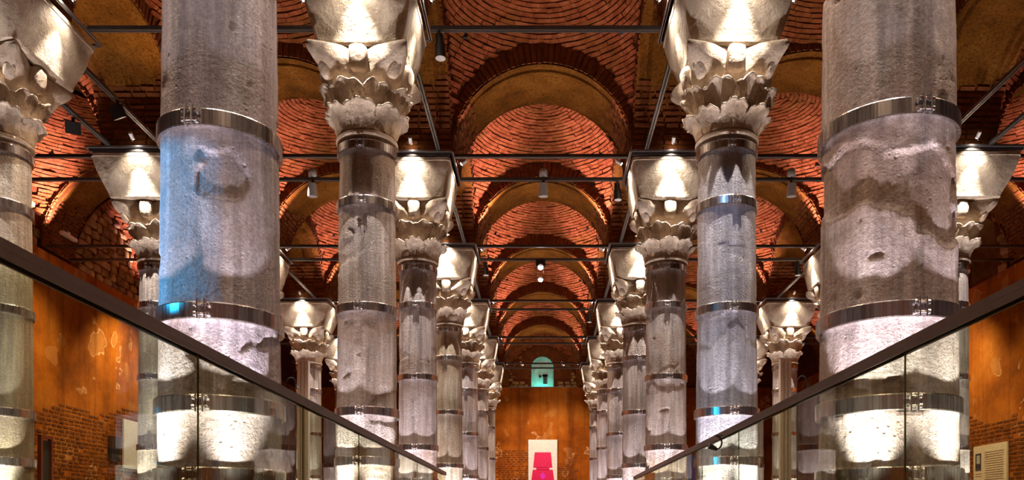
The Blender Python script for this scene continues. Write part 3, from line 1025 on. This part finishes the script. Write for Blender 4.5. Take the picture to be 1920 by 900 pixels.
for (a, nm) in (('L', ROWN['L']), ('R', ROWN['R']), ('OL', ROWN['OL']), ('OR', ROWN['OR'])):
    for k in range(1, 6):
        for off, pos in ((-.5, -1), (.5, 1)):
            inner = (pos > 0) == (a in ('L', 'OL'))
            x = {'L': -2.5, 'R': 2.5, 'OL': -7.75, 'OR': 8.0}[a] + off
            e0 = xs_of[(a, k)][2] if (a, k) in xs_of else .6; e1 = xs_of[(a, k + 1)][2] if (a, k + 1) in xs_of else .6
            y0, y1 = 6.0 + D * k + e0 + .09, 6.0 + D * (k + 1) - e1 - .09
            if a == 'OR' and k == 1 and not inner: pass
            o = channel(MB(), (x, y0, RZ + .02), (x, y1, RZ + .02)).build('lighting_rail', 'railmetal')
            tag(o, f'{"aisle" if inner else "wall"}-side long rail from {ORD[k]} to {ORD[k+1]} block, {nm}', 'rail', 'rails along the rows')

# spotlights: white heads on the frames, one over each visible face of a block
def spotlight_proto():
    root = empty('spotlight')
    MB().tube((0, 0, 0), (0, .0, .07), .008, n=8).build('bracket', 'bright', root)
    h = MB().tube((0, -.03, .06), (0, .07, .13), .034, .038, 14)
    h.build('lamp_head', 'white', root, auto=40)
    MB().tube((0, -.034, .058), (0, -.030, .061), .030, n=14).build('lens', 'lens', root)
    return root
SP = spotlight_proto(); first = [True]
def place_spot(x, y, z, rz, label, tgt, power):
    o = SP if first[0] else copy_tree(SP); first[0] = False
    o.location = (x, y, z); o.rotation_euler = (0, 0, rz)
    tag(o, label, 'spotlight', 'spotlights on the blocks', 'thing')
    return o
for row, k, x, y, it in COLS:
    if k == 0:
        # the first blocks are above the frame: their lamps still light the shafts
        for dx, dy in ((0, -1), (1 if row == 'L' else -1, 0)):
            f = it + .17
            spot((x + dx * f, y + dy * f, RZ), (x + dx * .40, y + dy * .40, E + 5.0), P_DOWN * 8, C_DOWN, 50, 1.0, .02)
        continue
    inn = 1 if row in ('L', 'OL') else -1
    for dx, dy, nm in ((0, -1, 'front'), (inn, 0, 'aisle'), (-inn, 0, 'far')):
        f = it + .19
        px, py = x + dx * f, y + dy * f
        rz = math.atan2(dx, -dy) + math.pi
        if not (nm == 'far' and k > 3):
            place_spot(px, py, RZ + .05, rz, f'white spotlight over the {nm} face of the {ORD[k]} block, {ROWN[row]}', None, 0)
        spot((px + dx * .02, py + dy * .02, RZ + .0), (x + dx * (.30), y + dy * (.30), E + 5.9), P_DOWN * (1.0 if nm == 'front' else .6), C_DOWN, 112, .9, .015)
        if nm != 'far': spot((px + dx * .03, py + dy * .03, RZ - .02), (x + dx * .40, y + dy * .40, E + 4.5), P_DOWN * (19.0 if nm == 'front' else 6.5), C_DOWN, 54, 1.0, .012)

# vault floods on the rails: behind the front rail ends, washing the bay in front of each row
VP = {(2, 0): 0, (2, 1): .12, (2, 2): .05, (2, 3): .12}
for k in range(2, 7):
    for xi, s in ((1, .8), (2, 1.0), (3, .8), (0, 2.2), (4, 1.2)):
        x0, x1 = bay_limits(LX, xi); y = 6.0 + D * k
        p = P_VAULT * s * ({2: .05, 3: 1.0, 4: .9, 5: .7, 6: .5}[k])
        if k == 2 and xi == 0: p = P_VAULT * .25
        for sg, xx in ((-1, x0 + .40), (1, x1 - .40)):
            spot((xx, y - .64, RZ + .06), (xx + sg * .12, y - 1.25, ZS + 2.05), p, C_VAULT, 60, 1.0, .04)
# unseen fill spots added above the aisles to lift the shadows, and wall washers
for k in range(-1, 7):
    y = 6.0 + D * k
    for xc in (-5.1, 0, 5.2):
        spot((xc, y + .53, RZ - .1), (xc, y + .53, 0), P_FILL, C_FILL, 130, .8, .06)
for y in (18.8, 24.0, 29.0):
    for sg in (-1, 1):
        spot((sg * 10.6, y, RZ - .1), (sg * WALLX, y + .6, E + 2.6), P_WALL, C_WALL, 95, .8, .06)
for xx in (-1.1, 1.1):
    spot((xx, 37.2, RZ - .1), (xx * .8, BACK, E + 2.5), P_WALL * .6, C_WALL, 80, .8, .06)
# the niche is lit blue-green from inside
nl = bpy.data.lights.new('niche_light', 'POINT'); nl.energy = 8.0; nl.color = (.03, .95, .78); nl.shadow_soft_size = .05
no = bpy.data.objects.new('niche_light', nl); COL.objects.link(no); no.location = (0, BACK + .45, E + 7.12)
# unseen blue spot on the bluish flank, one added to tint the bluish-grey column
spot((-5.2, 4.3, E + 2.3), (-2.72, 5.8, E + 2.12), 420, (.01, .40, .78), 27, .4, .03)
spot((1.2, 7.6, 6.4), (2.45, 11.1, E + 3.5), 70, (.22, .48, 1.0), 30, 1.0, .03)

# ================================================================== HANGING DEVICES
def can_light(x, y, label):
    r = empty('can_spotlight', (x, y, RZ))
    tag(r, label, 'spotlight', 'black can spotlights under the rails')
    MB().box((0, 0, -.045), (.03, .03, .08)).build('bracket', 'black', r)
    MB().tube((0, 0, -.06), (.01, 0, -.20), .055, .06, 18).build('gear_housing', 'black', r, auto=40)
    MB().tube((.01, 0, -.20), (.02, 0, -.40), .075, .082, 20).build('lamp_head', 'black', r, auto=40)
    MB().tube((.02, 0, -.400), (.02, 0, -.404), .074, n=20).build('lens', 'white', r)
can_light(-1.50, 11.63, 'black can spotlight hanging beside the block of the brown-streaked second column')
can_light(1.56, 16.73, 'black can spotlight beside the third block of the pitted column\'s row, under the rear rail')
can_light(-1.56, 21.83, 'black can spotlight beside the fourth block of the bluish-flanked column\'s row')
can_light(1.56, 26.93, 'black can spotlight beside the fifth block of the pitted column\'s row')
can_light(6.95, 21.83, 'black can spotlight high behind the pitted column, aside the smooth bluish-grey one')
def grey_device(x, y, label, lit=False):
    r = empty('grey_projector', (x, y, RZ))
    tag(r, label, 'projector', 'grey devices on the middle of the rails')
    MB().lathe([(.0, .26), (.07, .24), (.09, .18), (.09, .062), (.0, .062)], 16).build('upper_housing', 'grey', r, smooth=True)
    MB().box((0, 0, -.05), (.05, .05, .09)).build('bracket', 'black', r)
    MB().tube((0, -.05, -.08), (0, -.02, -.34), .085, .10, 16).build('lower_housing', 'grey', r, auto=40)
    if lit: MB().tube((0, -.12, -.03), (0, -.10, -.03), .06, n=14).build('lens', 'lens', r)
grey_device(0.02, 16.73, 'grey projector on the central aisle rail at the third row')
grey_device(-4.8, 16.73, 'grey projector on the rail between the lavender-grey column and its outer row')
grey_device(5.2, 16.73, 'grey projector on the rail between the smooth bluish-grey and the pitted column')
# lit twin lamp at the fourth row
r = empty('twin_spotlight', (-.05, 21.83, RZ)); tag(r, 'bright twin spotlight hanging at mid-rail of the central aisle, two lit lenses', 'spotlight')
MB().box((0, 0, -.085), (.26, .16, .16)).build('control_box', 'black', r)
for sx in (-.08, .08): MB().tube((sx, 0, -.08), (sx, 0, -.50), .005, n=6).build('hanger', 'bright', r)
MB().tube((0, .06, -.16), (0, -.08, -.20), .07, .08, 16).build('lamp_head', 'white', r, auto=40)
MB().tube((0, -.081, -.20), (0, -.086, -.20), .07, n=16).build('lens', 'lens', r)
MB().tube((0, .06, -.50), (0, -.08, -.54), .06, .07, 16).build('lamp_head', 'white', r, auto=40)
MB().tube((0, -.081, -.54), (0, -.086, -.54), .055, n=16).build('lens', 'lens', r)
# black flood boxes on the outer rails
def flood(x, y, z, rz, label):
    r = empty('flood_lamp', (x, y, z), rz); tag(r, label, 'floodlight', 'black floodlights on the outer rails')
    MB().box((0, 0, -.14), (.24, .10, .20), Matrix.Rotation(.5, 3, 'X')).build('housing', 'black', r)
    MB().box((0, 0, -.02), (.05, .04, .12)).build('bracket', 'black', r)
spot((-6.75, 15.1, RZ), (-7.0, 14.3, ZS + 1.0), 60, (1.0, .75, .40), 70, .8, .03)
flood(-8.33, 14.2, RZ, .4, 'black floodlight under the wall-side rail of the outer row')
flood(-7.22, 13.6, RZ - .03, -.5, 'small black floodlight on the aisle-side rail before the outer block')
# long light fitting by the left lunette
o = MB().box((0, 0, 0), (.10, .62, .08)).box((0, 0, .06), (.04, .1, .1)).build('batten_lamp', 'white', loc=(-12.2, 20.6, RZ + .22))
tag(o, 'white batten lamp below the vault, along the rubble wall', 'lamp')
# two lit spots in front of the end wall
for sx in (-.95, .95):
    o = copy_tree(SP); o.location = (sx, 37.13, RZ + .07); o.rotation_euler = (0, 0, math.pi * .75); o.scale = (1.6, 1.6, 1.6)
    spot((sx, 37.3, RZ + .1), (sx * 1.1, BACK, ZS + .9), 60, C_WALL, 70, .9, .04)
    tag(o, f'lit white spotlight on the last rail, {"red-frame" if sx < 0 else "notice"} side of the blue-green niche', 'spotlight', 'spotlights before the end wall')

# ================================================================== GLASS BALUSTRADES
def balustrade(x, y_end, y0, pw, sgn, label):
    root = empty('glass_balustrade', (x, y_end, 0)); tag(root, label, 'balustrade', 'glass balustrades of the walkway')
    H = E + .755
    y = y0
    ys = []
    while y < y_end - .2: ys.append(y); y += pw
    ys = [y0 - pw * i for i in range(1, 3)][::-1] + ys + [y_end]
    for a, b in zip(ys[:-1], ys[1:]):
        if b - a < .1: continue
        MB().box((0, (a + b) / 2 - y_end, (H - .03) / 2 + .02), (.018, b - a - .014, H - .06)).build('pane', 'glass', root)
    for j in ys[1:-1]:
        MB().box((0, j - y_end, H / 2), (.005, .006, H - .06)).build('joint', 'handrail', root)
    L = y_end - ys[0]
    hr = MB()
    hr.box((0, -L / 2, H - .012), (.045, L, .026)); hr.box((-.018, -L / 2, H - .035), (.008, L, .03)); hr.box((.018, -L / 2, H - .035), (.008, L, .03))
    hr.build('handrail', 'handrail', root)
    MB().box((0, -L / 2, .06), (.06, L, .12)).build('base_shoe', 'bright', root)
    return root
balustrade(-1.455, 11.95, 3.38, 1.48, -1, 'clear glass balustrade with bronze handrail before the lavender-grey column')
balustrade(1.51, 13.1, 3.33, 1.41, 1, 'clear glass balustrade with bronze handrail before the pitted column')

# ================================================================== WALL PANELS, POSTERS, SMALL THINGS
# white panel with a magenta lamp on the end wall
r = empty('poster_panel', (0.02, BACK - .12, 0)); tag(r, 'white upright panel printed with a magenta table lamp, end wall', 'poster')
MB().box((0, 0, 2.35), (1.50, .10, 4.62)).build('board', 'paper', r)
def flat(name, pts, mat, y, parent):
    n = len(pts); mb = MB()
    mb.add([(p[0], y, p[1]) for p in pts] + [(p[0], y - .004, p[1]) for p in pts], [tuple(range(n)), tuple(range(2 * n - 1, n - 1, -1))] + [(i, n + i, n + (i + 1) % n, (i + 1) % n) for i in range(n)])
    return mb.build(name, mat, parent)
zt = E + (980 - 848) * 41.5 / 1500
zm = E + (980 - 877) * 41.5 / 1500
flat('printed_shade', [(-.50, zm), (.50, zm), (.42, zt), (-.42, zt)], 'magenta', -.051, r)
flat('printed_neck', [(-.34, zm - .12), (.34, zm - .12), (.34, zm + .02), (-.34, zm + .02)], 'magenta', -.051, r)
body = [(-.54, zm - 1.4), (.54, zm - 1.4), (.60, zm - .7), (.52, zm - .10), (-.52, zm - .10), (-.60, zm - .7)]
flat('printed_body', body, 'magenta', -.051, r)
flat('printed_glow', [(.12 * math.cos(t * .785), zm - .42 + .16 * math.sin(t * .785)) for t in range(8)], 'violet', -.056, r)
# left wall panel
o = MB().box((0, 0, 0), (.05, 1.5, 1.5)).build('wall_panel', 'paper', loc=(-WALLX + .06, 25.25, E + 2.43))
tag(o, 'blank white panel on the brick foot of the wall', 'panel')
o = MB().box((0, 0, 0), (.06, .55, .75)).box((.02, 0, 0), (.06, .45, .65)).build('wall_box', 'black', loc=(-WALLX + .05, 24.0, E + 2.22))
tag(o, 'dark box on the brick wall, before the blank white panel', 'box')
# red framed stand in front of the brick wall
r = empty('framed_board', (-11.78, 18.9, 0), .0); tag(r, 'narrow reddish-brown framed board standing edge-on at the brick wall', 'board')
MB().box((0, 0, 1.19), (.05, .36, 2.2)).build('panel', 'blackink', r)
MB().box((.04, -.20, 1.20), (.09, .06, 2.40)).build('post', 'redframe', r)
MB().box((.04, .20, 1.20), (.09, .06, 2.40)).build('post', 'redframe', r)
MB().box((.04, 0, 2.36), (.09, .34, .06)).build('top_rail', 'redframe', r)
MB().box((.04, 0, .12), (.09, .34, .06)).build('bottom_rail', 'redframe', r)
# notice with portrait on the right wall
r = empty('notice_board', (WALLX - .05, 22.95, 0)); tag(r, 'cream notice with a small black portrait and lines of text', 'notice', None)
y0, y1, zt_ = -.85, .85, E + 2.25
MB().box((0, (y0 + y1) / 2, zt_ - .95), (.05, y1 - y0, 1.9)).build('board', 'cream', r)
def rect(name, a, b, z0, z1, mat, d=-.028):
    return MB().box((d, (a + b) / 2, (z0 + z1) / 2), (.006, b - a, z1 - z0)).build(name, mat, r)
rect('portrait_print', .42, .74, zt_ - .72, zt_ - .22, 'skinink')
mb = MB(); mb.box((-.033, .58, zt_ - .62), (.004, .30, .20)); mb.box((-.033, .70, zt_ - .45), (.004, .06, .36)); mb.box((-.033, .46, zt_ - .45), (.004, .06, .36)); mb.box((-.033, .58, zt_ - .25), (.004, .3, .05)); mb.build('portrait_coat', 'blackink', r)
mb = MB()
rr_ = random.Random(4)
for i in range(22):
    z = zt_ - .22 - i * .065
    mb.box((-.028, -.25 + rr_.uniform(0, .04), z), (.005, .98 - rr_.uniform(0, .12), .018))
for z in (zt_ - .82, zt_ - .89): mb.box((-.028, .58, z), (.005, .3, .018))
for i in range(6): mb.box((-.028, .56, zt_ - 1.15 - i * .065), (.005, .42, .018))
w = mb.build('text_lines', 'ink', r); w['kind'] = 'stuff'
# posts in front of the far outer columns
def post(x, y, h, label):
    r = empty('white_post', (x, y, 0)); tag(r, label, 'post', 'posts before the far outer columns')
    MB().box((0, 0, h / 2), (.34, .20, h)).build('shaft', 'white', r)
    for sx in (-.06, .06): MB().box((sx, -.11, h / 2), (.02, .03, h - .1)).build('strip', 'grey', r)
    MB().box((0, 0, .03), (.6, .5, .06)).build('foot', 'grey', r)
post(-7.58, 25.4, E + 5.15, 'tall white post of strips before the far outer column on the lavender side')
post(7.70, 25.4, E + 5.2, 'tall cream post of strips before the brownish far outer capital')
def hook_lamp(x, y, z, label, s=1.0, m=1):
    r = empty('hook_lamp', (x, y, 0)); tag(r, label, 'lamp', 'black hook lamps')
    MB().tube((0, 0, 0), (0, 0, z), .018, n=8).build('pole', 'black', r)
    pts = [(m * s * (.12 - .12 * math.cos(t)), 0, z + s * .16 * math.sin(t)) for t in [i * math.pi / 10 for i in range(11)]]
    MB().path([Vector(p) for p in pts], .02).build('hook', 'black', r)
    MB().tube(pts[-1], (pts[-1][0] + m * .03, 0, pts[-1][2] - .12 * s), .02, .06, 12).build('lamp_head', 'black', r)
hook_lamp(-8.05, 25.1, E + 4.35, 'black hook lamp on a pole beside the tall white post', 1.3)
hook_lamp(8.0, 25.1, E + 4.4, 'black hook lamp on a pole beside the tall cream post', 1.3)
r = empty('gooseneck_lamp', (1.435, 6.6, E + .71)); tag(r, 'black gooseneck lamp curling below the bronze handrail, before the smooth bluish-grey column', 'lamp')
pts = [Vector((-.005 + .05 * math.sin(t), 0, -.05 + .055 * math.cos(t))) for t in [i * math.pi / 12 for i in range(13)]]
MB().path(pts, .007).build('neck', 'black', r)
MB().box((.022, 0, .008), (.055, .014, .008)).build('bracket', 'black', r)
MB().tube(pts[-1] + Vector((.012, 0, -.002)), pts[-1] + Vector((-.055, 0, .03)), .012, .030, 14).build('lamp_head', 'black', r)
# blue printed banners at the aisle edge
for x, y, h, lab in ((-2.38, 12.6, E + 1.05, 'blue banner edge between the brown-streaked column and the slim pale one'), (2.42, 13.0, E + 1.10, 'blue banner edge between the bluish-grey column and the beige-grey one')):
    r = empty('blue_banner', (x, y, 0)); tag(r, lab, 'banner', 'blue banners behind the glass')
    MB().box((0, 0, h / 2 + .05), (.12, .04, h - .1)).build('sheet', 'blue', r)
    MB().box((0, 0, .03), (.3, .4, .06)).build('foot', 'grey', r)
